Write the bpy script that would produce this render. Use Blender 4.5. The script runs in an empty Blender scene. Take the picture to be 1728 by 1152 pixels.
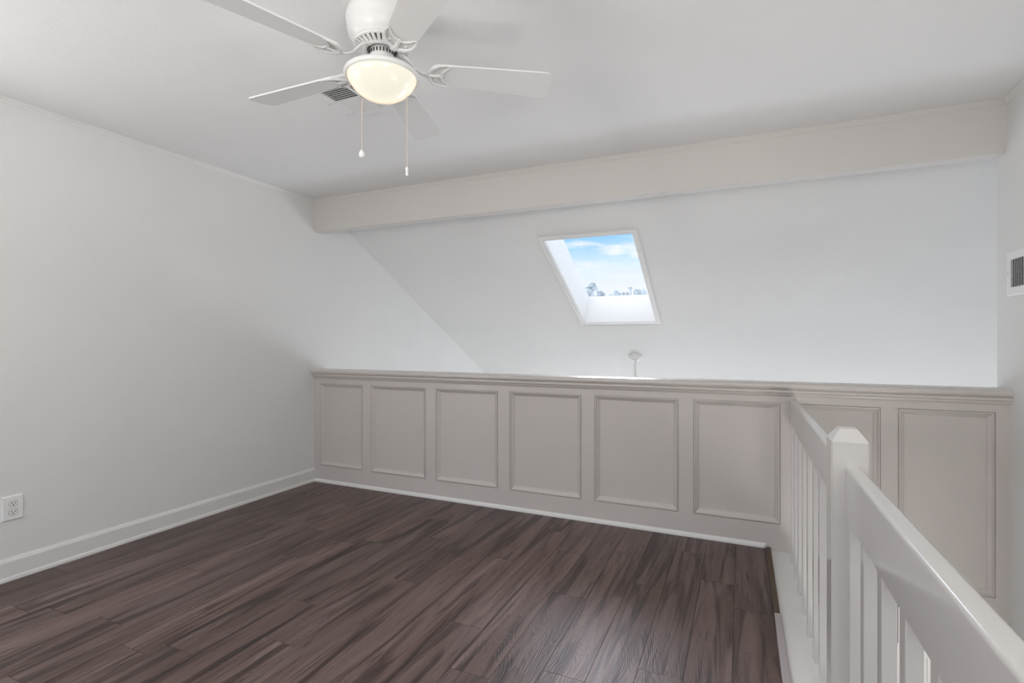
import bpy, bmesh, math, random
from mathutils import Vector, Matrix
random.seed(7)
scene = bpy.context.scene
C = scene.collection
R = math.radians

# ------------------------------------------------------------------ camera
CAM = Vector((3.49936, -3.46161, 1.25))
cd = bpy.data.cameras.new('camera'); cam = bpy.data.objects.new('camera', cd); C.objects.link(cam)
cam.location = CAM; cam.rotation_euler = (R(90), 0, R(24.153))
cd.sensor_width = 36; cd.lens = 863 / 1728 * 36; cd.clip_start = .02; cd.clip_end = 500
scene.camera = cam

# ------------------------------------------------------------------ world
def new_mat(name):
    m = bpy.data.materials.new(name); m.use_nodes = True
    nt = m.node_tree; b = nt.nodes['Principled BSDF']; return m, nt, b

w = bpy.data.worlds.new('sky'); scene.world = w; w.use_nodes = True
nt = w.node_tree; N = nt.nodes; L = nt.links
bg = N['Background']
tc = N.new('ShaderNodeTexCoord'); sep = N.new('ShaderNodeSeparateXYZ'); L.new(tc.outputs['Generated'], sep.inputs[0])
rp = N.new('ShaderNodeValToRGB'); L.new(sep.outputs['Z'], rp.inputs[0])
cr = rp.color_ramp; cr.elements[0].position = 0; cr.elements[0].color = (.80, .83, .86, 1)
cr.elements[1].position = 1; cr.elements[1].color = (1.2, 1.3, 1.5, 1)
for p, c in ((.10, (.81, .85, .90)), (.135, (.72, .83, .93)), (.17, (.45, .70, .93)), (.205, (.24, .56, .92)), (.30, (.45, .75, 1.1)), (.42, (1.3, 1.45, 1.7)), (.6, (1.9, 2.0, 2.2)), (.8, (1.2, 1.3, 1.5))):
    e = cr.elements.new(p); e.color = (*c, 1)
mp = N.new('ShaderNodeMapping'); mp.inputs['Scale'].default_value = (6, 6, 26); L.new(tc.outputs['Generated'], mp.inputs[0])
ns = N.new('ShaderNodeTexNoise'); ns.inputs['Scale'].default_value = 1.6; ns.inputs['Detail'].default_value = 7; ns.inputs['Roughness'].default_value = .6
L.new(mp.outputs[0], ns.inputs['Vector'])
cl = N.new('ShaderNodeValToRGB'); cl.color_ramp.elements[0].position = .5; cl.color_ramp.elements[1].position = .66
L.new(ns.outputs['Fac'], cl.inputs[0])
mx = N.new('ShaderNodeMix'); mx.data_type = 'RGBA'; L.new(cl.outputs[0], mx.inputs[0]); L.new(rp.outputs[0], mx.inputs[6]); mx.inputs[7].default_value = (.88, .90, .93, 1)
zs = N.new('ShaderNodeMath'); zs.operation = 'GREATER_THAN'; L.new(sep.outputs['Z'], zs.inputs[0]); zs.inputs[1].default_value = .35
inv = N.new('ShaderNodeMath'); inv.operation = 'SUBTRACT'; inv.inputs[0].default_value = .85; L.new(zs.outputs[0], inv.inputs[1]); inv.use_clamp = True
mu = N.new('ShaderNodeMath'); mu.operation = 'MULTIPLY'; L.new(cl.outputs[0], mu.inputs[0]); L.new(inv.outputs[0], mu.inputs[1]); L.new(mu.outputs[0], mx.inputs[0])
# bright sky patch added out of view ahead of the skylight, for floor glare
dt = N.new('ShaderNodeVectorMath'); dt.operation = 'DOT_PRODUCT'; nz_ = N.new('ShaderNodeVectorMath'); nz_.operation = 'NORMALIZE'
L.new(tc.outputs['Generated'], nz_.inputs[0]); L.new(nz_.outputs[0], dt.inputs[0]); dt.inputs[1].default_value = Vector((-.22, .80, .53)).normalized()
mr = N.new('ShaderNodeMapRange'); mr.interpolation_type = 'SMOOTHERSTEP'; L.new(dt.outputs['Value'], mr.inputs[0])
mr.inputs[1].default_value = .945; mr.inputs[2].default_value = .985; mr.inputs[3].default_value = 0; mr.inputs[4].default_value = 1
bk = N.new('ShaderNodeMix'); bk.data_type = 'RGBA'; L.new(mr.outputs[0], bk.inputs[0]); L.new(mx.outputs[2], bk.inputs[6]); bk.inputs[7].default_value = (17, 17.5, 20, 1)
# broad glow added higher up, out of view, to light the floor past the cap
dt2 = N.new('ShaderNodeVectorMath'); dt2.operation = 'DOT_PRODUCT'; L.new(nz_.outputs[0], dt2.inputs[0]); dt2.inputs[1].default_value = Vector((-.12, .60, .80)).normalized()
mr2 = N.new('ShaderNodeMapRange'); mr2.interpolation_type = 'SMOOTHERSTEP'; L.new(dt2.outputs['Value'], mr2.inputs[0])
mr2.inputs[1].default_value = .84; mr2.inputs[2].default_value = .98; mr2.inputs[3].default_value = 0; mr2.inputs[4].default_value = 1
bk2 = N.new('ShaderNodeMix'); bk2.data_type = 'RGBA'; bk2.blend_type = 'ADD'; L.new(mr2.outputs[0], bk2.inputs[0]); L.new(bk.outputs[2], bk2.inputs[6]); bk2.inputs[7].default_value = (4, 4.1, 4.3, 1)
L.new(bk2.outputs[2], bg.inputs[0]); bg.inputs[1].default_value = .9

# daylight from the lower windows, then unseen fill lamps added for loft and stairs
def area(name, loc, rot, sx, sy, power, col=(1, 1, 1)):
    l = bpy.data.lights.new(name, 'AREA'); l.shape = 'RECTANGLE'; l.size = sx; l.size_y = sy; l.energy = power; l.color = col
    o = bpy.data.objects.new(name, l); C.objects.link(o); o.location = loc; o.rotation_euler = rot; return o
area('daylight_lower_window', (1.9, 4.86, -1.15), (R(-90), 0, 0), 2.4, 1.7, 36, (.95, .98, 1))
area('daylight_lower_window', (5.2, 4.86, -1.15), (R(-90), 0, 0), 2.4, 1.7, 22, (.95, .98, 1))
area('added_uplight_back', (1.7, -5.0, 1.35), (R(152), 0, 0), 1.9, .8, 32, (1, .965, .935))  # unseen lamp added behind the camera, tilted up to brighten the ceiling
area('added_fill_left', (-.03, -3.15, 1.35), (R(90), 0, R(-90)), 1.2, 1.2, 11, (1, .98, .96))  # unseen fill lamp added to light the left faces of the railing
area('added_uplight_right', (4.62, -4.2, 1.40), (R(152), 0, R(90)), 1.2, .8, 38, (1, .97, .94))  # unseen lamp added on the right, aimed up to lift the ceiling
area('added_fill_stair', (4.74, -1.6, -1.3), (R(90), 0, R(90)), 1.0, 1.2, 40, (1, .98, .96))  # unseen fill lamp added low in the stairwell

scene.view_settings.view_transform = 'Standard'; scene.view_settings.look = 'None'
scene.view_settings.gamma = 1; scene.view_settings.use_curve_mapping = False
scene.view_settings.exposure = 0.34

# ------------------------------------------------------------------ materials
def paint(name, col, rough=.6, bump=0, scale=220, spec=.3):
    m, nt, b = new_mat(name)
    b.inputs['Roughness'].default_value = rough
    b.inputs['Specular IOR Level'].default_value = spec
    tc = nt.nodes.new('ShaderNodeTexCoord')
    n = nt.nodes.new('ShaderNodeTexNoise'); n.inputs['Scale'].default_value = 1.3; n.inputs['Detail'].default_value = 3
    nt.links.new(tc.outputs['Object'], n.inputs['Vector'])
    r = nt.nodes.new('ShaderNodeValToRGB')
    r.color_ramp.elements[0].position = .35; r.color_ramp.elements[0].color = (col[0] * .975, col[1] * .975, col[2] * .975, 1)
    r.color_ramp.elements[1].position = .65; r.color_ramp.elements[1].color = (*col, 1)
    nt.links.new(n.outputs['Fac'], r.inputs[0]); nt.links.new(r.outputs[0], b.inputs['Base Color'])
    if bump:
        n2 = nt.nodes.new('ShaderNodeTexNoise'); n2.inputs['Scale'].default_value = scale; n2.inputs['Detail'].default_value = 2
        nt.links.new(tc.outputs['Object'], n2.inputs['Vector'])
        bp = nt.nodes.new('ShaderNodeBump'); bp.inputs['Strength'].default_value = bump; bp.inputs['Distance'].default_value = .003
        nt.links.new(n2.outputs['Fac'], bp.inputs['Height']); nt.links.new(bp.outputs[0], b.inputs['Normal'])
    return m
M = {}
M['wall'] = paint('wall_paint', (.82, .82, .81), .75, .25, 160, .2)
M['ceil'] = paint('ceiling_paint', (.90, .90, .895), .85, .3, 120, .1)
M['beam'] = paint('beam_paint', (.70, .675, .645), .6, .15, 160, .2)
M['wood'] = paint('wainscot_paint', (.62, .58, .555), .24, .04, 90, .6)
M['trim'] = paint('trim_paint', (.82, .815, .80), .35, .05, 80, .5)
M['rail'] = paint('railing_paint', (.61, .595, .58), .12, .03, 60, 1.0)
M['fan'] = paint('fan_enamel', (.84, .84, .83), .3, 0, 1, .5)
M['plastic'] = paint('white_plastic', (.90, .90, .90), .3, 0, 1, .5)
M['dark'] = paint('dark_void', (.03, .03, .03), .8)
M['slot'] = paint('dark_slot', (.05, .05, .05), .6)
M['greymetal'] = paint('duct_grey', (.30, .29, .27), .6)
M['lowfloor'] = paint('lower_floor_tile', (.62, .60, .57), .4)
M['strip_shaded'] = paint('shaded_brown_strip', (.10, .068, .045), .5, .3, 60)  # floor-edge strip with the half wall's shade put into its colour
M['strip_lit'] = paint('lit_pale_strip', (.44, .40, .40), .5, .2, 60)  # same strip farther out, its lit tone put into the colour
M['chain'] = paint('chain_cream', (.72, .62, .50), .3)
M['tread'] = paint('stair_carpet', (.45, .42, .40), .9)
M['leaf'] = paint('hazy_foliage', (.68, .73, .75), .9)  # distance haze is mixed into these pale tree colours
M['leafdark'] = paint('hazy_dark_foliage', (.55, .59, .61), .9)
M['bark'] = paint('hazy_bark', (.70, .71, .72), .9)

m, nt, b = new_mat('frosted_lamp_glass')
b.inputs['Base Color'].default_value = (.25, .24, .22, 1); b.inputs['Roughness'].default_value = .2
lw = nt.nodes.new('ShaderNodeLayerWeight'); lw.inputs['Blend'].default_value = .5
rr = nt.nodes.new('ShaderNodeValToRGB'); e = rr.color_ramp.elements
e[0].position = .30; e[0].color = (.80, .76, .63, 1); e[1].position = .95; e[1].color = (.62, .42, .26, 1)
for p, c in ((.55, (.86, .82, .68)), (.66, (.92, .84, .64)), (.80, (.80, .66, .46))):
    x = e.new(p); x.color = (*c, 1)
nt.links.new(lw.outputs['Facing'], rr.inputs[0]); nt.links.new(rr.outputs[0], b.inputs['Emission Color']); b.inputs['Emission Strength'].default_value = .74
M['glow'] = m
m, nt, b = new_mat('window_glass')
mix = nt.nodes.new('ShaderNodeMixShader'); tr = nt.nodes.new('ShaderNodeBsdfTransparent'); gl = nt.nodes.new('ShaderNodeBsdfGlossy'); gl.inputs['Roughness'].default_value = .02
mix.inputs[0].default_value = .04; nt.links.new(tr.outputs[0], mix.inputs[1]); nt.links.new(gl.outputs[0], mix.inputs[2])
nt.links.new(mix.outputs[0], nt.nodes['Material Output'].inputs[0]); M['glass'] = m

def floor_mat():
    m, nt, b = new_mat('laminate_planks'); n = nt.nodes; l = nt.links
    uv = n.new('ShaderNodeUVMap'); uv.uv_map = 'plank'
    at = n.new('ShaderNodeAttribute'); at.attribute_name = 'tone'
    def noise(sx, sy, sc, det, rough=.55, dist=0):
        mp = n.new('ShaderNodeMapping'); mp.inputs['Scale'].default_value = (sx, sy, 1); l.new(uv.outputs[0], mp.inputs[0])
        t = n.new('ShaderNodeTexNoise'); t.inputs['Scale'].default_value = sc; t.inputs['Detail'].default_value = det; t.inputs['Roughness'].default_value = rough; t.inputs['Distortion'].default_value = dist
        l.new(mp.outputs[0], t.inputs['Vector']); return t.outputs['Fac']
    def ramp(src, stops):
        r = n.new('ShaderNodeValToRGB'); e = r.color_ramp.elements
        e[0].position = stops[0][0]; e[0].color = (*stops[0][1], 1); e[1].position = stops[-1][0]; e[1].color = (*stops[-1][1], 1)
        for p, c in stops[1:-1]:
            x = e.new(p); x.color = (*c, 1)
        l.new(src, r.inputs[0]); return r.outputs[0]
    def mixc(f, a, bb, mode='MIX', fv=1):
        x = n.new('ShaderNodeMix'); x.data_type = 'RGBA'; x.blend_type = mode
        if f is None: x.inputs[0].default_value = fv
        else: l.new(f, x.inputs[0])
        l.new(a, x.inputs[6]); l.new(bb, x.inputs[7]) if not isinstance(bb, tuple) else setattr(x.inputs[7], 'default_value', (*bb, 1)); return x.outputs[2]
    g3 = lambda v: (v, v, v)
    base = ramp(noise(.9, 10, 1.0, 5, .6, .8), [(.30, (.078, .045, .036)), (.48, (.124, .078, .067)), (.66, (.178, .125, .114))])
    # long dark mineral streaks along the boards
    st = ramp(noise(.9, 12.5, 1.0, 5, .58, 1.5), [(.36, (.20, .16, .14)), (.43, (.55, .48, .45)), (.50, g3(1))])
    c = mixc(None, base, st, 'MULTIPLY', .9)
    sharp = ramp(noise(1.2, 27, 1.0, 4, .58, 2.6), [(.335, g3(.10)), (.365, g3(.85)), (.40, g3(1))])
    c = mixc(None, c, sharp, 'MULTIPLY', .8)
    fine = ramp(noise(7, 210, 1.0, 3, .65), [(.3, g3(.86)), (.7, g3(1.10))])
    c = mixc(None, c, fine, 'MULTIPLY', 1)
    # cathedral grain
    mp = n.new('ShaderNodeMapping'); mp.inputs['Scale'].default_value = (2.2, 13, 1); l.new(uv.outputs[0], mp.inputs[0])
    nz = n.new('ShaderNodeTexNoise'); nz.inputs['Scale'].default_value = .9; nz.inputs['Detail'].default_value = 1; l.new(mp.outputs[0], nz.inputs['Vector'])
    ml = n.new('ShaderNodeMath'); ml.operation = 'MULTIPLY'; ml.inputs[1].default_value = 150; l.new(nz.outputs['Fac'], ml.inputs[0])
    sn = n.new('ShaderNodeMath'); sn.operation = 'SINE'; l.new(ml.outputs[0], sn.inputs[0])
    gr = ramp(sn.outputs[0], [(0, g3(.90)), (.6, g3(1.0)), (1, g3(1.03))])
    c = mixc(None, c, gr, 'MULTIPLY', .8)
    # knots
    mp = n.new('ShaderNodeMapping'); mp.inputs['Scale'].default_value = (2.3, 7, 1); l.new(uv.outputs[0], mp.inputs[0])
    vo = n.new('ShaderNodeTexVoronoi'); vo.inputs['Scale'].default_value = 1.0; l.new(mp.outputs[0], vo.inputs['Vector'])
    kn = ramp(vo.outputs['Distance'], [(.02, g3(.25)), (.09, g3(1)), (.2, g3(1))])
    c = mixc(None, c, kn, 'MULTIPLY', .8)
    tone = n.new('ShaderNodeCombineColor')
    for i in range(3): l.new(at.outputs['Fac'], tone.inputs[i])
    c = mixc(None, c, tone.outputs[0], 'MULTIPLY', 1)
    l.new(c, b.inputs['Base Color'])
    b.inputs['Roughness'].default_value = .40; b.inputs['Specular IOR Level'].default_value = .5
    bp = n.new('ShaderNodeBump'); bp.inputs['Strength'].default_value = .25; bp.inputs['Distance'].default_value = .0006
    l.new(sn.outputs[0], bp.inputs['Height']); bp2 = n.new('ShaderNodeBump'); bp2.inputs['Strength'].default_value = .3; bp2.inputs['Distance'].default_value = .001
    l.new(noise(9, 190, 1.0, 3, .6), bp2.inputs['Height']); l.new(bp.outputs[0], bp2.inputs['Normal']); l.new(bp2.outputs[0], b.inputs['Normal'])
    return m
M['floor'] = floor_mat()

# ------------------------------------------------------------------ helpers
def obj(name, bm, mat, parent=None, smooth=False, kind=None):
    me = bpy.data.meshes.new(name)
    bmesh.ops.remove_doubles(bm, verts=bm.verts, dist=1e-6)
    bmesh.ops.recalc_face_normals(bm, faces=bm.faces); bm.to_mesh(me); bm.free()
    if isinstance(mat, (list, tuple)):
        for x in mat: me.materials.append(x)
    else: me.materials.append(mat)
    o = bpy.data.objects.new(name, me); C.objects.link(o)
    if parent is not None: o.parent = parent
    if smooth:
        me.shade_smooth()
        md = o.modifiers.new('edges', 'EDGE_SPLIT'); md.split_angle = R(38)
    if kind: o['kind'] = kind
    return o
def struct(name, bm, mat, parent=None, smooth=False):
    return obj(name, bm, mat, parent, smooth, None if parent is not None else 'structure')
def box(bm, x0, x1, y0, y1, z0, z1, M4=None):
    vs = [bm.verts.new((x, y, z)) for x in (x0, x1) for y in (y0, y1) for z in (z0, z1)]
    for f in ((0, 1, 3, 2), (4, 6, 7, 5), (0, 4, 5, 1), (2, 3, 7, 6), (0, 2, 6, 4), (1, 5, 7, 3)): bm.faces.new([vs[i] for i in f])
    if M4 is not None: bmesh.ops.transform(bm, matrix=M4, verts=vs)
    return vs
def bevbox(x0, x1, y0, y1, z0, z1, r=.002, seg=2):
    bm = bmesh.new(); box(bm, x0, x1, y0, y1, z0, z1)
    bmesh.ops.recalc_face_normals(bm, faces=bm.faces)
    bmesh.ops.bevel(bm, geom=bm.edges[:], offset=r, segments=seg, affect='EDGES', profile=.5); return bm
def prism(bm, pts, a, b, axis='x'):
    """profile pts extruded from a to b along axis; pts are (y,z) for x, (x,z) for y, (x,y) for z; a/b may be functions of the point (mitre)"""
    fa = a if callable(a) else (lambda p: a); fb = b if callable(b) else (lambda p: b)
    def mk(p, t): return (t, p[0], p[1]) if axis == 'x' else ((p[0], t, p[1]) if axis == 'y' else (p[0], p[1], t))
    A = [bm.verts.new(mk(p, fa(p))) for p in pts]; B = [bm.verts.new(mk(p, fb(p))) for p in pts]
    n = len(pts)
    for i in range(n): bm.faces.new((A[i], A[(i + 1) % n], B[(i + 1) % n], B[i]))
    bm.faces.new(A[::-1]); bm.faces.new(B)
def lathe(bm, prof, seg=48, M4=None, close=False):
    rings = []; allv = []
    for r, z in prof:
        if r < 1e-6: v = [bm.verts.new((0, 0, z))]
        else: v = [bm.verts.new((r * math.cos(2 * PI * i / seg), r * math.sin(2 * PI * i / seg), z)) for i in range(seg)]
        rings.append(v); allv += v
    for a, b in zip(rings, rings[1:]):
        for i in range(seg):
            j = (i + 1) % seg
            if len(a) == 1 and len(b) == 1: continue
            if len(a) == 1: bm.faces.new((a[0], b[i], b[j]))
            elif len(b) == 1: bm.faces.new((a[i], a[j], b[0]))
            else: bm.faces.new((a[i], a[j], b[j], b[i]))
    if M4 is not None: bmesh.ops.transform(bm, matrix=M4, verts=allv)
    return allv
PI = math.pi
def tube(bm, pts, rad, seg=8, flat=1.0):
    pts = [Vector(p) for p in pts]; rings = []
    rads = rad if isinstance(rad, (list, tuple)) else [rad] * len(pts)
    for i, p in enumerate(pts):
        d = (pts[min(i + 1, len(pts) - 1)] - pts[max(i - 1, 0)]).normalized()
        up = Vector((0, 0, 1)) if abs(d.z) < .9 else Vector((1, 0, 0))
        s = d.cross(up).normalized(); t = s.cross(d).normalized()
        rings.append([bm.verts.new(p + s * rads[i] * math.cos(2 * PI * k / seg) + t * rads[i] * flat * math.sin(2 * PI * k / seg)) for k in range(seg)])
    for a, b in zip(rings, rings[1:]):
        for k in range(seg): bm.faces.new((a[k], a[(k + 1) % seg], b[(k + 1) % seg], b[k]))
    bm.faces.new(rings[0][::-1]); bm.faces.new(rings[-1])
def thing(name, label, cat, loc=(0, 0, 0), rotz=0, group=None):
    o = bpy.data.objects.new(name, None); o.empty_display_size = .05; C.objects.link(o)
    o.location = loc; o.rotation_euler = (0, 0, rotz); tag(o, label, cat, group); return o
def tag(o, label, cat, group=None):
    o['label'] = label; o['category'] = cat
    if group: o['group'] = group
    return o
def dup(root, loc, label=None, rotz=None):
    r = root.copy(); C.objects.link(r); r.location = loc
    if rotz is not None: r.rotation_euler = (0, 0, rotz)
    if label: r['label'] = label
    for ch in list(root.children):
        c = ch.copy(); C.objects.link(c); c.parent = r
        for g in ch.children:
            d = g.copy(); C.objects.link(d); d.parent = c
    return r

# ------------------------------------------------------------------ dimensions
W = 4.765; CE = 2.52; BACK = -5.2; LOW = -2.45; FL = 3.64; FARY = 4.8; RX = 7.0
SLM = math.tan(R(27.83))
def sz(y): return 2.314 - SLM * (y - .44)

# ------------------------------------------------------------------ floor
seams = {1: -1.54, 3: -2.158, 4: -1.615, 5: -2.108, 6: -1.268, 7: -2.195, 9: -1.628, 10: -1.913, 13: -.80, 14: -1.485, 15: -1.769, 17: -1.638, 18: -.784, 19: -1.48, 21: -.845,
         0: -.7, 2: -1.0, 8: -.9, 11: -1.25, 12: -2.1, 16: -1.05, 20: -.6}
bm = bmesh.new(); uvl = bm.loops.layers.uv.new('plank'); tl = bm.verts.layers.float.new('tone')
g = .0010; PW = .1646
for k in range(0, 23):
    x0 = max(.0112 + k * PW, 0) if k else 0.0; x1 = min(.0112 + (k + 1) * PW, FL)
    if x1 - x0 < .004: continue
    s = seams[k] if k in seams else -1.0
    ys = [s + 1.22 * j for j in range(-4, 4)]
    ys = [y for y in ys if BACK < y < 0]; ys = [BACK] + ys + [0.0]
    for y0, y1 in zip(ys, ys[1:]):
        tone = random.uniform(.80, 1.18); ou, ov = random.uniform(0, 60), random.uniform(0, 60)
        c = [(x0 + g, y0 + g), (x1 - g, y0 + g), (x1 - g, y1 - g), (x0 + g, y1 - g)]
        tv = [bm.verts.new((x, y, 0)) for x, y in c]
        bv = [bm.verts.new((min(max(x + dx * g * 1.1, x0), x1), min(max(y + dy * g * 1.1, y0), y1), -.0016)) for (x, y), (dx, dy) in zip(c, ((-1, -1), (1, -1), (1, 1), (-1, 1)))]
        for v in tv: v[tl] = tone
        for v in bv: v[tl] = .12
        fs = [bm.faces.new(tv)] + [bm.faces.new((tv[i], bv[i], bv[(i + 1) % 4], tv[(i + 1) % 4])) for i in range(4)]
        for f in fs:
            for lp in f.loops: lp[uvl].uv = (lp.vert.co.y + ou, lp.vert.co.x - x0 + ov)
vs = box(bm, 0, FL, BACK, 0, -.25, -.0016)
for v in vs: v[tl] = .12
me = bpy.data.meshes.new('floor'); bm.to_mesh(me); bm.free(); me.materials.append(M['floor'])
fo = bpy.data.objects.new('floor', me); C.objects.link(fo); fo['kind'] = 'structure'

bm = bmesh.new(); box(bm, -.1, RX, BACK, FARY + .1, LOW - .1, LOW); struct('floor_lower', bm, M['lowfloor'])

# ------------------------------------------------------------------ walls
def wall_hole(bm, x0, x1, y0, y1, a, b, z0, z1):   # wall box with one window opening
    box(bm, x0, x1, y0, a, LOW, CE); box(bm, x0, x1, b, y1, LOW, CE); box(bm, x0, x1, a, b, LOW, z0); box(bm, x0, x1, a, b, z1, CE)
bm = bmesh.new()   # left wall follows the sloped ceiling
wall_hole(bm, -.1, 0, BACK, -2.4, -3.8, -2.5, .7, 2.0); prism(bm, [(-2.4, LOW), (FARY, LOW), (FARY, sz(FARY)), (.147, sz(.147)), (.147, CE), (-2.4, CE)], -.1, 0, 'x'); struct('wall_left', bm, M['wall'])
bm = bmesh.new(); wall_hole(bm, W, W + .12, BACK, -3.2, -5.0, -3.8, .7, 2.0); wall_hole(bm, W, W + .12, -3.2, .145, -2.1, -1.1, -1.9, -.7); wr = struct('wall_right', bm, M['wall'])
bm = bmesh.new()   # back wall with window opening
box(bm, 0, .75, BACK - .1, BACK, LOW, CE); box(bm, 2.65, W + .12, BACK - .1, BACK, LOW, CE)
box(bm, .75, 2.65, BACK - .1, BACK, LOW, .7); box(bm, .75, 2.65, BACK - .1, BACK, 2.0, CE); struct('wall_back', bm, M['wall'])
bm = bmesh.new()   # lower far wall with two windows
X = [0, .7, 3.1, 4.0, 6.4, RX]
for a, b_ in ((0, 1), (2, 3), (4, 5)): box(bm, X[a], X[b_], FARY, FARY + .1, LOW, sz(FARY))
for a, b_ in ((1, 2), (3, 4)):
    box(bm, X[a], X[b_], FARY, FARY + .1, LOW, -2.0); box(bm, X[a], X[b_], FARY, FARY + .1, -.3, sz(FARY))
struct('wall_lower_far', bm, M['wall'])
bm = bmesh.new(); prism(bm, [(.0, LOW), (FARY, LOW), (FARY, sz(FARY)), (.147, sz(.147)), (.0, CE)], RX, RX + .1, 'x'); struct('wall_lower_right', bm, M['wall'])
bm = bmesh.new(); box(bm, W + .12, RX, .0, .10, LOW, CE); struct('wall_lower_near', bm, M['wall'])
bm = bmesh.new(); box(bm, -.1, W + .12, BACK, .147, CE, CE + .1); struct('ceiling', bm, M['ceil'])

# sloped ceiling with the skylight opening
SX0, SX1, SY0, SY1 = 1.908, 2.687, .760, 2.072
bm = bmesh.new(); T = .06
def slab(x0, x1, y0, y1):
    a_ = math.atan(SLM); dy, dz = T * math.sin(a_), T * math.cos(a_)
    prism(bm, [(y0, sz(y0)), (y1, sz(y1)), (y1 + dy, sz(y1) + dz), (y0 + dy, sz(y0) + dz)], x0, x1, 'x')
slab(0, SX0, .148, FARY + .1); slab(SX1, RX, .148, FARY + .1); slab(SX0, SX1, .148, SY0); slab(SX0, SX1, SY1, FARY + .1)
struct('ceiling_slope', bm, M['wall'])

# ------------------------------------------------------------------ beam
bm = bmesh.new()
z1, z2 = 2.232, 2.240; a0, a1 = .0, .045; t = .10
v = [bm.verts.new(p) for p in ((0, a0, z1), (W, a1, z2), (W, a1, CE), (0, a0, CE), (0, a0 + t, z1), (W, a1 + t, z2), (W, a1 + t, CE), (0, a0 + t, CE))]
for f in ((0, 1, 2, 3), (4, 7, 6, 5), (0, 4, 5, 1), (3, 2, 6, 7), (0, 3, 7, 4), (1, 5, 6, 2)): bm.faces.new([v[i] for i in f])
beam = struct('ceiling_beam', bm, M['beam'])
beam['label'] = 'off white boxed beam across the room where the flat ceiling meets the sloped one'

# small ceiling moulding along the left wall and along the beam
cove = [(0, CE), (0, CE - .030), (.004, CE - .030), (.006, CE - .021), (.014, CE - .010), (.018, CE - .005), (.018, CE)]
bm = bmesh.new(); prism(bm, cove, BACK, -.012, 'y'); struct('trim_1', bm, M['trim'])
bm = bmesh.new()
pts = [(-c[0], c[1]) for c in cove]
A = [bm.verts.new((0.002, p[0] + a0, p[1])) for p in pts]; B = [bm.verts.new((W, p[0] + a1, p[1])) for p in pts]
for i in range(len(pts)): bm.faces.new((A[i], A[(i + 1) % len(pts)], B[(i + 1) % len(pts)], B[i]))
bm.faces.new(A[::-1]); bm.faces.new(B); struct('trim_2', bm, M['beam'])
bm = bmesh.new(); prism(bm, [(W - c[0] + 0, c[1]) for c in cove], BACK, a1 - .02, 'y'); struct('trim_3', bm, M['trim'])

# ------------------------------------------------------------------ half wall with panels
panels = [(.070, .550, .150), (.632, 1.186, .148), (1.281, 1.830, .146), (1.928, 2.478, .146), (2.572, 3.128, .148), (3.219, 3.714, .150), (3.786, 4.212, -.088), (4.291, 4.708, -.088)]
PT = .881; D = .024
bm = bmesh.new(); box(bm, 0, W, D + .002, .11, LOW, .925)
DX0, DX1, DZ = 4.385, 4.72, -.43                      # doorway at the foot of the stairs
bm.faces.ensure_lookup_table()
def q(x0, x1, z0, z1):
    bm.faces.new([bm.verts.new(p) for p in ((x0, 0, z0), (x1, 0, z0), (x1, 0, z1), (x0, 0, z1))])
q(0, W, PT, .925)
xs = 0
for i, (x0, x1, zb) in enumerate(panels):
    q(xs, x0, -.088, PT); q(x0, x1, -.088, zb) if zb > -.088 else None
    xs = x1
q(xs, W, -.088, PT)
q(0, DX0, LOW, -.088); q(DX1, W, LOW, -.088); q(DX0, DX1, DZ, -.088)
hw = struct('wall_front', bm, M['wood'])
def panel(x0, x1, z0, z1):
    # offsets inward and depth (towards +y), as a picture-frame moulding round a flat field
    prof = [(0, .0), (.001, .006), (.0035, .006), (.0045, -.003), (.0085, -.005), (.012, -.003), (.0135, .003), (.0165, .006), (.022, .010), (.030, .016), (.032, .021), (.035, .022)]
    bm = bmesh.new(); loops = []
    for o_, y in prof:
        loops.append([bm.verts.new(p) for p in ((x0 + o_, y, z0 + o_), (x1 - o_, y, z0 + o_), (x1 - o_, y, z1 - o_), (x0 + o_, y, z1 - o_))])
    for a, b_ in zip(loops, loops[1:]):
        for i in range(4): bm.faces.new((a[i], a[(i + 1) % 4], b_[(i + 1) % 4], b_[i]))
    bm.faces.new(loops[-1]); return obj('wainscot_panel', bm, M['wood'], hw)
for x0, x1, zb in panels: panel(x0, x1, zb, PT)
bm = bmesh.new(); box(bm, 4.2895, 4.2925, -.0012, .004, -.42, .02); obj('joint_crack', bm, M['dark'], hw)

# moulded cap on the half wall
prof = [(.110, .925), (.110, .965), (.135, .967), (.140, .975), (.140, .992), (.134, 1.001), (.125, 1.003),
        (-.030, 1.003), (-.037, 1.000), (-.0425, .993), (-.0440, .984), (-.0425, .975), (-.037, .968), (-.028, .965), (-.0245, .9635), (-.0240, .960),
        (-.0285, .957), (-.0300, .951), (-.0285, .946), (-.022, .943), (-.0165, .940), (-.015, .933), (-.011, .927), (-.004, .923), (-.003, .919), (0, .918), (0.0, .925)]
bm = bmesh.new()
prism(bm, prof, .0005, W - .0003, 'x')
o = struct('trim_4', bm, M['wood'], smooth=True)
o['label'] = 'moulded cap running along the top of the panelled half wall'

# door at the foot of the stairwell, seen through the balusters
bm = bmesh.new()
box(bm, DX0, DX0 + .03, -.016, .022, LOW, DZ - .03); box(bm, DX1 - .03, DX1, -.016, .022, LOW, DZ - .03); box(bm, DX0, DX1, -.016, .022, DZ - .03, DZ)
d1 = struct('door_1', bm, M['trim'])
bm = bevbox(DX0 + .033, DX1 - .033, -.008, .018, LOW + .01, DZ - .033, .003); obj('door_panel', bm, M['trim'], d1)

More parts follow.
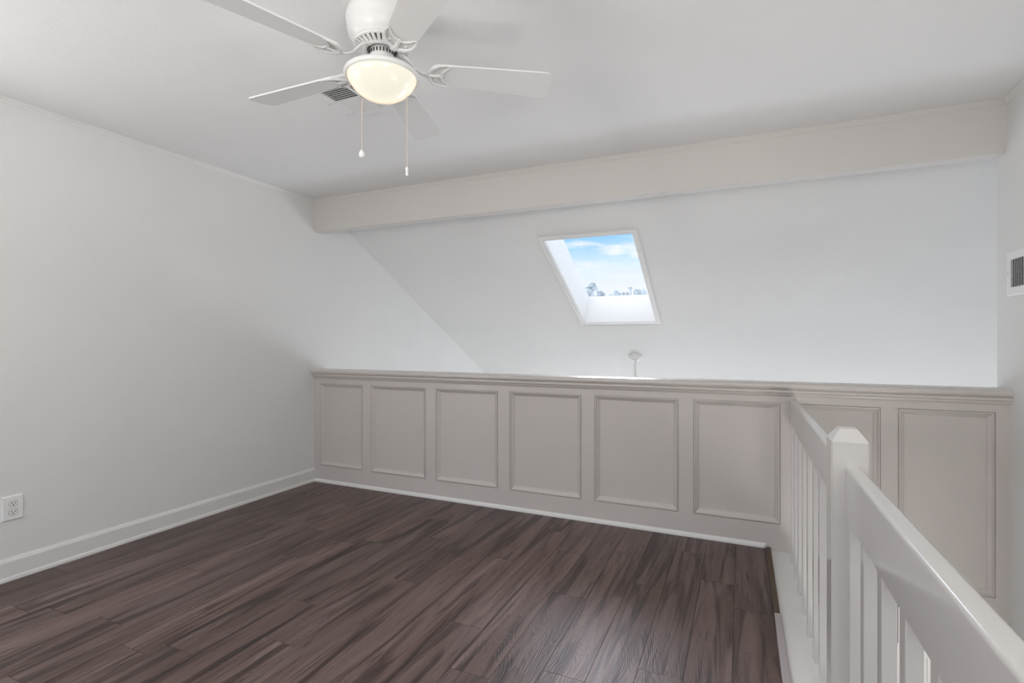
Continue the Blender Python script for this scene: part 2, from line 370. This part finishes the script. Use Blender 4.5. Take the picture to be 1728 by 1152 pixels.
# ------------------------------------------------------------------ baseboards
bb = [(0, .0), (.020, .0), (.020, .010), (.018, .018), (.014, .023), (.0135, .026), (.0135, .098), (.012, .103), (.009, .108), (.007, .113), (.004, .118), (0, .119)]
bm = bmesh.new(); prism(bm, bb, BACK, -.001, 'y'); struct('baseboard_left', bm, M['trim'])
qr = [(0, 0), (-.014, 0), (-.014, .012), (-.011, .020), (-.006, .026), (0, .028)]
bm = bmesh.new(); prism(bm, qr, .020, lambda p: 3.640 + p[0] * 1.2, 'x'); struct('baseboard_front', bm, M['trim'])

# floor edge: thin wood strip (shaded and lit lengths by colour) and white curb under the balusters
bm = bmesh.new(); prism(bm, [(3.638, -.01), (3.662, -.01), (3.662, .003), (3.659, .007), (3.642, .007), (3.638, .004)], -.825, 0, 'y'); struct('trim_5', bm, M['strip_shaded'])
bm = bmesh.new(); prism(bm, [(3.638, -.01), (3.667, -.01), (3.667, .003), (3.663, .006), (3.642, .006), (3.638, .004)], BACK, -.826, 'y'); struct('trim_6', bm, M['strip_lit'])
bm = bmesh.new(); box(bm, 3.662, 3.85, BACK, 0, -.26, -.034)
bm2 = bevbox(3.64, 3.862, BACK, 0, -.034, -.010, .003)
o = struct('trim_7', bm2, M['trim']); o['label'] = 'white painted curb board under the balusters'
struct('trim_8', bm, M['rail'])

# ------------------------------------------------------------------ railing
rail = thing('stair_railing', 'white painted stair railing with square newel post and upright balusters beside the floor opening', 'railing', (3.7725, -1.755, 0))
def local(bm): bmesh.ops.translate(bm, vec=(-3.7725, 1.755, 0), verts=bm.verts); return bm
nx0, nx1, ny0, ny1 = 3.728, 3.817, -1.800, -1.711
bm = bmesh.new()
prof = [(0, -.010), (0, .972), (.022, 1.004), (.024, 1.006)]
lo = []
for o_, z in prof: lo.append([bm.verts.new(p) for p in ((nx0 + o_, ny0 + o_, z), (nx1 - o_, ny0 + o_, z), (nx1 - o_, ny1 - o_, z), (nx0 + o_, ny1 - o_, z))])
for a, b_ in zip(lo, lo[1:]):
    for i in range(4): bm.faces.new((a[i], a[(i + 1) % 4], b_[(i + 1) % 4], b_[i]))
bm.faces.new(lo[-1]); bm.faces.new(lo[0][::-1])
ed = [e for e in bm.edges if abs((e.verts[0].co - e.verts[1].co).z) > .5]
bmesh.ops.bevel(bm, geom=ed, offset=.003, segments=2, affect='EDGES')
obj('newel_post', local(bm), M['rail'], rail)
# handrails: boards set on edge with rounded top corners
def handrail(y0, y1, x0a, x0b):
    r = .011; w_ = .039
    pts = [(0, .768), (w_, .768)] + [(w_ - r + r * math.cos(a), .908 - r + r * math.sin(a)) for a in [R(k) for k in (0, 22, 45, 68, 90)]] + [(r + r * math.cos(a), .908 - r + r * math.sin(a)) for a in [R(k) for k in (90, 112, 135, 158, 180)]]
    bm = bmesh.new(); A = [bm.verts.new((x0a + p[0], y0, p[1])) for p in pts]; B = [bm.verts.new((x0b + p[0], y1, p[1])) for p in pts]
    n = len(pts)
    for i in range(n): bm.faces.new((A[i], A[(i + 1) % n], B[(i + 1) % n], B[i]))
    bm.faces.new(A[::-1]); bm.faces.new(B)
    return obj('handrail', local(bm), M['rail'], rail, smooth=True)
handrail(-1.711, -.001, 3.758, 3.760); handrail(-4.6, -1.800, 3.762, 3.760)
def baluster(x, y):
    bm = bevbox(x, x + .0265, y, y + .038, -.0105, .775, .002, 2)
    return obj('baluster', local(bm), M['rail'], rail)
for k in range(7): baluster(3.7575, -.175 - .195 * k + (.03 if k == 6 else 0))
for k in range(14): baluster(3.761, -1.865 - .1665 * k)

# lower stair flight going down beside the railing, out of sight from the landing
st = bmesh.new()
for k in range(11):
    y1 = -3.0 + k * .235; z1 = -.22 * (k + 1)
    if z1 > LOW + .05: box(st, 3.862, W - .001, y1, y1 + .26, max(z1 - .25, LOW), z1)
o = struct('stair_flight', st, M['tread'])

# ------------------------------------------------------------------ skylight
th = math.atan(SLM); nrm = Vector((0, math.sin(th), math.cos(th)))     # outward normal of the slope
def sp(x, y, h=0): return Vector((x, y, sz(y))) + nrm * h              # point on slope, h above (outside)
def ringf(bm, loops, closed=False):
    for a, b_ in zip(loops, loops[1:]):
        for i in range(4): bm.faces.new((a[i], a[(i + 1) % 4], b_[(i + 1) % 4], b_[i]))
def rect(bm, ox, h):  # loop inset/outset (metres along the surface) from the opening
    oy = ox * math.cos(th)
    return [bm.verts.new(sp(*p, h)) for p in ((SX0 - ox, SY0 - oy), (SX1 + ox, SY0 - oy), (SX1 + ox, SY1 + oy), (SX0 - ox, SY1 + oy))]
bm = bmesh.new()                                                         # shaft lining
H = .33
lp = [rect(bm, -.002, .0), rect(bm, -.002, H)]; lq = [rect(bm, .03, H), rect(bm, .03, .055)]
ringf(bm, lp + lq)
wn = struct('window_1', bm, M['trim'])
wn['label'] = 'tall narrow skylight in the sloped ceiling showing sky and treetops'
bm = bmesh.new()                                                         # casing on the ceiling
ls = [rect(bm, .042, .0), rect(bm, .042, -.012), rect(bm, .036, -.017), rect(bm, .030, -.012), rect(bm, .012, -.010), rect(bm, .006, -.012), rect(bm, -.004, -.012), rect(bm, -.004, .004)]
ringf(bm, ls); obj('window_casing', bm, M['trim'], wn)
bm = bmesh.new()                                                         # bright stop bead inside the opening
ringf(bm, [rect(bm, -.004, .004), rect(bm, -.009, .005), rect(bm, -.009, .012), rect(bm, .0, .014)]); obj('stop_bead', bm, M['trim'], wn)
bm = bmesh.new()                                                         # outer sash
ringf(bm, [rect(bm, .05, H), rect(bm, -.001, H), rect(bm, -.001, H + .02), rect(bm, .05, H + .04), rect(bm, .05, H)]); obj('window_frame', bm, M['trim'], wn)
bm = bmesh.new(); a = rect(bm, .0, H + .012); b_ = rect(bm, .0, H + .018); ringf(bm, [a, b_]); bm.faces.new(a); bm.faces.new(b_); obj('glass_pane', bm, M['glass'], wn)

# ------------------------------------------------------------------ wall outlet
ot = thing('wall_outlet', 'white duplex power outlet on the left wall above the baseboard', 'outlet', (0.0, -2.082, .377))
bm = bmesh.new(); pr_ = [(0, 0), (0, .0045), (.004, .0075), (.006, .008)]
lo = []
hw_, hh = .0445, .064
for o_, d in pr_: lo.append([bm.verts.new((d, s * (hw_ - o_), t_ * (hh - o_))) for s, t_ in ((-1, -1), (1, -1), (1, 1), (-1, 1))])
ringf(bm, lo); bm.faces.new(lo[-1]); bm.faces.new(lo[0][::-1]); obj('cover_plate', bm, M['plastic'], ot)
for zc in (.0225, -.0225):
    bm = bmesh.new(); pts = []
    for k in range(32):
        a = 2 * PI * k / 32; pts.append((.0175 * math.cos(a), max(-.0145, min(.0145, .0185 * math.sin(a)))))
    A = [bm.verts.new((.006, p[0], p[1] + zc)) for p in pts]; B = [bm.verts.new((.0105, p[0] * .96, p[1] * .96 + zc)) for p in pts]
    for k in range(32): bm.faces.new((A[k], A[(k + 1) % 32], B[(k + 1) % 32], B[k]))
    bm.faces.new(B); rc = obj('receptacle', bm, M['plastic'], ot)
    bm = bmesh.new(); box(bm, .0095, .0109, -.0082, -.0052, zc - .001, zc + .0085); box(bm, .0095, .0109, .0052, .0078, zc - .001, zc + .0075)
    lathe(bm, [(0, 0), (.0031, 0), (.0031, .0014), (0, .0014)], 12, Matrix.Translation((.0095, 0, zc - .0075)) @ Matrix.Rotation(R(90), 4, 'Y'))
    obj('slot', bm, M['slot'], rc)
    bm = bmesh.new(); ring = [(.0187, .0185)]
    A = [bm.verts.new((.0082, p[0] * 1.09, p[1] * 1.09 + zc)) for p in pts]; B = [bm.verts.new((.0082, p[0] * .99, p[1] * .99 + zc)) for p in pts]
    for k in range(32): bm.faces.new((A[k], A[(k + 1) % 32], B[(k + 1) % 32], B[k]))
    obj('receptacle_gap', bm, M['greymetal'], rc)
bm = bmesh.new(); lathe(bm, [(0, .0018), (.002, .0014), (.003, 0)], 12, Matrix.Translation((.008, 0, 0)) @ Matrix.Rotation(R(90), 4, 'Y')); obj('screw', bm, M['plastic'], ot)

# ------------------------------------------------------------------ return air grille on the right wall
gv = thing('wall_grille', 'white air return grille with upright slats high on the right wall', 'vent', (W, -.155, 1.604))
gy0, gy1, gz0, gz1 = -.20, .132, -.077, .064          # opening, local coordinates
def rl(bm, o_, x): return [bm.verts.new((x, y, z)) for y, z in ((gy0 - o_, gz0 - o_), (gy1 + o_, gz0 - o_), (gy1 + o_, gz1 + o_), (gy0 - o_, gz1 + o_))]
bm = bmesh.new(); ringf(bm, [rl(bm, .046, 0), rl(bm, .044, -.004), rl(bm, .038, -.007), rl(bm, .004, -.008), rl(bm, 0, -.006), rl(bm, 0, -.0005)]); obj('grille_frame', bm, M['plastic'], gv)
bm = bmesh.new(); v = rl(bm, .001, -.0008); bm.faces.new(v); obj('duct_opening', bm, M['dark'], gv)
for k in range(17):
    y = gy1 - .022 - .0185 * k
    if y < gy0 + .005: break
    bm = bmesh.new(); box(bm, -.0007, .0007, -.0058, .0058, gz0, gz1, Matrix.Translation((-.0045, y, 0)) @ Matrix.Rotation(R(-35), 4, 'Z')); obj('slat', bm, M['plastic'], gv)
bm = bmesh.new(); box(bm, -.013, -.006, gy1 - .016, gy1 - .008, -.024, -.016); obj('damper_lever', bm, M['plastic'], gv)
bm = bmesh.new()
lathe(bm, [(0, .0016), (.003, .001), (.004, 0)], 12, Matrix.Translation((-.008, gy1 + .024, -.004)) @ Matrix.Rotation(R(-90), 4, 'Y')); obj('screw', bm, M['greymetal'], gv)

# ------------------------------------------------------------------ ceiling register
cv = thing('ceiling_register', 'white louvred air register on the ceiling behind the fan light', 'vent', (1.72, -1.375, CE))
ox0, ox1, oy0, oy1 = -.165, .165, -.140, .138
def rc_(bm, o_, z): return [bm.verts.new((x, y, z)) for x, y in ((ox0 - o_, oy0 - o_), (ox1 + o_, oy0 - o_), (ox1 + o_, oy1 + o_), (ox0 - o_, oy1 + o_))]
bm = bmesh.new(); ringf(bm, [rc_(bm, .062, 0), rc_(bm, .058, -.005), rc_(bm, .050, -.009), rc_(bm, .004, -.012), rc_(bm, 0, -.009), rc_(bm, 0, -.001)])
box(bm, -.008, .008, oy0, oy1, -.012, -.002); box(bm, ox0, ox1, -.008, .008, -.012, -.002)
obj('register_frame', bm, M['plastic'], cv)
bm = bmesh.new(); v = rc_(bm, .001, -.0012); bm.faces.new(v); obj('duct_opening', bm, M['dark'], cv)
for xa, xb in ((ox0, -.008), (.008, ox1)):
    for ya, yb, ang in ((oy0, -.008, 50), (.008, oy1, -13)):
        n_ = 8
        for k in range(n_):
            y = ya + (yb - ya) * (k + .5) / n_
            bm = bmesh.new(); box(bm, xa, xb, -.0085, .0085, -.0006, .0006, Matrix.Translation((0, y, -.0075)) @ Matrix.Rotation(R(ang), 4, 'X')); obj('louvre', bm, M['plastic'], cv)
for yy in (-.003, .142):
    bm = bmesh.new()
    for k in range(7):
        lathe(bm, [(0, 0), (.0017, 0), (.0017, .0004), (0, .0004)], 8, Matrix.Translation((-.225 + k * .0095, yy, -.0118 + .0003 * (6 - k) * .9)))
    obj('vent_holes', bm, M['slot'], cv)

# ------------------------------------------------------------------ ceiling fan
FX, FY = 2.249, -1.884
fan = thing('ceiling_fan', 'white five blade ceiling fan with a lit frosted light bowl and two pull chains', 'ceiling fan', (FX, FY, CE))
def z_(v): return v - CE
bm = bmesh.new()
lathe(bm, [(0, 0), (.098, 0), (.104, -.006), (.118, -.016), (.1285, -.030), (.133, -.048), (.134, -.060), (.1325, -.064), (.1325, -.070), (.130, -.074), (.1295, -.092), (.124, -.112), (.115, -.128), (.108, -.136), (.106, -.140), (.100, -.142), (0, -.142)], 64)
obj('motor_housing', bm, M['fan'], fan, True)
# ribbed flywheel cover: slanted ring of ribs with open slots
bm = bmesh.new()
lathe(bm, [(.100, -.141), (.106, -.1415), (.1075, -.145), (.104, -.150), (.099, -.152), (.097, -.149), (.100, -.141)], 64)
lathe(bm, [(.069, -.1555), (.072, -.160), (.067, -.167), (.058, -.1675), (.056, -.163), (.060, -.156), (.069, -.1555)], 64)
nr = 30
for k in range(nr):
    a = 2 * PI * k / nr
    box(bm, .066, .102, -.0058, .0058, -.0025, .0025, Matrix.Rotation(a, 4, 'Z') @ Matrix.Translation((0, 0, -.1555)) @ Matrix.Translation((.084, 0, 0)) @ Matrix.Rotation(R(-22), 4, 'Y') @ Matrix.Translation((-.084, 0, 0)))
obj('vent_ring', bm, M['fan'], fan)
bm = bmesh.new(); lathe(bm, [(.098, -.1425), (.060, -.154), (0, -.154)], 48); obj('ring_backing', bm, M['greymetal'], fan)
bm = bmesh.new()
lathe(bm, [(.040, -.150), (.046, -.166), (.0475, -.190), (.050, -.215), (.052, -.235), (0, -.235)], 48); sw = obj('switch_housing', bm, M['fan'], fan, True)
bm = bmesh.new()
for k in range(24):
    a = 2 * PI * k / 24
    box(bm, .0462, .0492, -.0022, .0022, -.186, -.172, Matrix.Rotation(a, 4, 'Z'))
obj('cooling_slot', bm, M['slot'], sw)
# light kit pan and glass bowl
bm = bmesh.new(); lathe(bm, [(.050, -.222), (.060, -.226), (.085, -.232), (.110, -.238), (.130, -.246), (.139, -.254), (.1415, -.260), (.140, -.266), (.135, -.270), (.129, -.268), (.127, -.262), (.050, -.250)], 72); obj('light_fitter', bm, M['fan'], fan, True)
bm = bmesh.new()
lathe(bm, [(.1275, -.262), (.129, -.268), (.127, -.276), (.121, -.288), (.110, -.303), (.095, -.318), (.075, -.332), (.050, -.342), (.025, -.347), (0, -.349)], 72)
obj('glass_bowl', bm, M['glow'], fan, True)
# blades
ZB = 2.290 - CE
def blade_mesh():
    bm = bmesh.new(); n = 24; out = []
    def half(x):  # half width along the blade
        return .051 + (.072 - .051) * (x - .19) / .47
    top = []; bot = []
    rc1, rc2 = .030, .034
    for k in range(7):
        a = R(180 - 90 * k / 6); top.append((.185 + rc1 + rc1 * math.cos(a), half(.2) - rc1 + rc1 * math.sin(a)))
    for k in range(9):
        a = R(90 - 90 * k / 8); top.append((.66 - rc2 * .7 + rc2 * .7 * math.cos(a), half(.66) - rc2 + rc2 * math.sin(a)))
    pts = top + [(x, -y) for x, y in reversed(top)]
    A = [bm.verts.new((x, y, .003)) for x, y in pts]; B = [bm.verts.new((x, y, -.003)) for x, y in pts]
    m_ = len(pts)
    for i in range(m_): bm.faces.new((A[i], A[(i + 1) % m_], B[(i + 1) % m_], B[i]))
    bm.faces.new(A); bm.faces.new(B[::-1]); return bm
def iron_mesh():
    """cast blade iron: arm from the flywheel, then a scrolled trident screwed under the blade (blade lies at z = 0 here)"""
    bm = bmesh.new()
    tube(bm, [(.060, 0, .066), (.085, 0, .058), (.105, 0, .038), (.125, 0, .012), (.150, 0, -.004), (.178, 0, -.010)], [.015, .013, .0105, .009, .0095, .012], 10, .42)
    tube(bm, [(.170, 0, -.009), (.178, .020, -.009), (.190, .038, -.009), (.212, .052, -.008), (.238, .056, -.0065), (.262, .050, -.005)], [.008, .008, .0075, .0065, .005, .002], 8, .6)
    tube(bm, [(.170, 0, -.009), (.178, -.020, -.009), (.190, -.038, -.009), (.212, -.052, -.008), (.238, -.056, -.0065), (.262, -.050, -.005)], [.008, .008, .0075, .0065, .005, .002], 8, .6)
    tube(bm, [(.175, 0, -.010), (.200, 0, -.010), (.222, 0, -.008), (.232, 0, -.006)], [.009, .007, .006, .003], 8, .6)
    tube(bm, [(.262, .050, -.005), (.240, .034, -.007), (.226, .018, -.008), (.222, 0, -.008), (.226, -.018, -.008), (.240, -.034, -.007), (.262, -.050, -.005)], [.002, .004, .005, .005, .005, .004, .002], 8, .6)
    for x, y in ((.200, .030), (.200, -.030), (.215, 0)):
        lathe(bm, [(0, -.008), (.005, -.006), (.006, -.003), (.006, 0)], 10, Matrix.Translation((x, y, 0)))
    return bm
blade0 = None
for k, deg in enumerate((35.6, 107.6, 179.6, 250.2, 323.6)):
    if blade0 is None:
        bl = obj('blade', blade_mesh(), M['fan'], fan); ir = obj('blade_iron', iron_mesh(), M['fan'], bl, True); blade0 = bl
    else:
        bl = blade0.copy(); C.objects.link(bl); bl.parent = fan
        c = ir.copy(); C.objects.link(c); c.parent = bl
    bl.matrix_local = Matrix.Translation((0, 0, ZB)) @ Matrix.Rotation(R(deg), 4, 'Z') @ Matrix.Rotation(R(-12), 4, 'X')
# pull chains (beads) : directions are sideways of the fan
sx_, sy_ = math.cos(R(24.15)), math.sin(R(24.15))
def chain(side, back, zend, fob):
    x, y = sx_ * side - sy_ * back, sy_ * side + sx_ * back
    bm = bmesh.new(); z = -.245; 
    tube(bm, [(x, y, z), (x, y, z_(zend))], .0008, 6)
    while z > z_(zend):
        lathe(bm, [(0, .0021), (.0017, .0014), (.0022, 0), (.0017, -.0014), (0, -.0021)], 6, Matrix.Translation((x, y, z))); z -= .0052
    ch = obj('pull_chain', bm, M['chain'], fan)
    bm = bmesh.new(); lathe(bm, fob, 20, Matrix.Translation((x, y, z_(zend)))); obj('fob', bm, M['plastic'], ch, True)
chain(-.0875, .035, 1.992, [(0, .004), (.003, .002), (.006, -.002), (.0105, -.010), (.0115, -.017), (.010, -.024), (.005, -.029), (0, -.030)])
chain(.0875, .035, 1.926, [(0, .003), (.0025, .001), (.0055, -.004), (.006, -.011), (.004, -.017), (.0045, -.020), (.0055, -.026), (.0045, -.033), (0, -.034)])

# ------------------------------------------------------------------ second ceiling mount on the slope
cx, cy = 2.331, 2.781
mt = thing('ceiling_mount', 'small round white ceiling canopy with a thin downrod on the slope below the skylight', 'ceiling mount', (cx, cy, sz(cy)))
bm = bmesh.new(); lathe(bm, [(0, .0), (.078, .0), (.080, -.004), (.078, -.014), (.071, -.030), (.058, -.046), (.042, -.058), (.024, -.063), (0, -.064)], 40, Matrix.Rotation(-th, 4, 'X'))
obj('canopy', bm, M['fan'], mt, True)
bm = bmesh.new(); lathe(bm, [(0, -.05), (.0135, -.05), (.0135, -1.0), (0, -1.0)], 20); obj('downrod', bm, M['fan'], mt, True)
for s in (-.013, .024):
    bm = bmesh.new(); lathe(bm, [(0, 0), (.0055, 0), (.0055, -.006), (0, -.006)], 10, Matrix.Translation((s, -.046, -.048))); obj('canopy_screw', bm, M['slot'], mt)
bm = bmesh.new(); lathe(bm, [(0, -.99), (.03, -.99), (.05, -1.02), (.13, -1.05), (.15, -1.09), (.14, -1.15), (.06, -1.19), (0, -1.2)], 40); obj('motor_housing', bm, M['fan'], mt, True)

# ------------------------------------------------------------------ outside: distant trees seen through the skylight
bm = bmesh.new(); box(bm, -160, 60, 6, 190, -2.9, -2.8); struct('ground', bm, M['leafdark'])
def cam_ray(u, v, depth):
    t_ = R(24.153); f = 863
    return CAM + Vector((-math.sin(t_), math.cos(t_), 0)) * depth + Vector((math.cos(t_), math.sin(t_), 0)) * ((u - 864) / f * depth) + Vector((0, 0, 1)) * ((576 - v) / f * depth)
def crown(bm, c, rx, rz, n, leaf):
    for _ in range(n):
        while True:
            p = Vector((random.uniform(-1, 1), random.uniform(-1, 1), random.uniform(-1, 1)))
            if p.length < 1: break
        q = c + Vector((p.x * rx, p.y * rx, p.z * rz)); s = leaf * random.uniform(.5, 1.2)
        vs = [bm.verts.new(q + Vector([random.uniform(-s, s) for _ in range(3)])) for _ in range(4)]
        for f in ((0, 1, 2), (0, 2, 3), (0, 3, 1), (1, 3, 2)): bm.faces.new([vs[i] for i in f])
GZ = -2.8
def tree(u, vtop, wpx, depth, kind, label, mat):
    c = cam_ray(u, vtop, depth); s = depth / 863; x, y = c.x, c.y; zt = c.z; rx = wpx * s / 2
    t = thing('tree', label, 'tree', (x, y, GZ), group='trees beyond the roof')
    h = zt - GZ
    bm = bmesh.new(); tube(bm, [(0, 0, 0), (.1, 0, h * .5), (0, 0, h * .99)], [.28, .2, .12], 8)
    if kind == 'umbrella':
        for k in range(7):
            a = k * .9; tube(bm, [(0, 0, h * .72), (math.cos(a) * rx * .5, math.sin(a) * rx * .5, h * .82), (math.cos(a) * rx * .85, math.sin(a) * rx * .85, h * .88)], [.1, .07, .03], 6)
    obj('trunk', bm, M['leafdark'], t)
    bm = bmesh.new()
    if kind == 'umbrella':
        for k in range(9):
            a = k * 2.4; r_ = rx * (.15 + .09 * k)
            crown(bm, Vector((math.cos(a) * r_, math.sin(a) * r_, h - (4 + 13 * (k / 8)) * s)), rx * .34, 2.2 * s, 420, .085)
    elif kind == 'palm':
        for k in range(14):
            a = k * 2.4; d = rx * random.uniform(.7, 1)
            p = [Vector((math.cos(a) * d * q, math.sin(a) * d * q, h - 2 * s + 2.2 * s * math.sin(q * PI) - 3 * s * q * q)) for q in (0, .35, .7, 1)]
            tube(bm, p, [.03, .10, .08, .02], 5, .3)
    else:
        for k in range(7):
            crown(bm, Vector((random.uniform(-.6, .6) * rx, random.uniform(-.6, .6) * rx, h - random.uniform(3, 16) * s)), rx * .36, 4 * s, 420, .10)
    obj('crown', bm, mat, t)
tree(999, 475, 27, 55, 'umbrella', 'tall hazy flat-topped tree, largest of those seen through the skylight', M['leaf'])
tree(1012, 490, 16, 50, 'bush', 'low bushy hazy tree just right of the tall flat-topped one', M['leafdark'])
tree(990, 493, 15, 52, 'bush', 'low hazy tree at the foot of the tall flat-topped one', M['leafdark'])
tree(1040, 490, 26, 60, 'bush', 'wide bushy hazy tree in the middle of the skylight view', M['leaf'])
tree(1055, 494, 14, 58, 'bush', 'small hazy tree right of the wide bushy one', M['leafdark'])
tree(1064, 483, 8, 62, 'palm', 'slender hazy palm standing above the treeline', M['leafdark'])
tree(1078, 488, 20, 62, 'bush', 'pale hazy round tree at the right end of the treeline', M['leaf'])
tree(1086, 484, 12, 70, 'bush', 'faint hazy tree farthest right behind the pale round one', M['leaf'])
c0 = cam_ray(975, 503, 44); c1 = cam_ray(1110, 499, 47)
bm = bmesh.new()
for k in range(5000):
    q = random.random(); p = c0.lerp(c1, q); s = .3
    crown(bm, Vector((p.x, p.y, p.z - random.uniform(0, 2.2))), .6, .25, 1, .16)
hd = obj('hedge', bm, M['leafdark']); tag(hd, 'long low hazy hedge line under the trees outside the skylight', 'hedge')
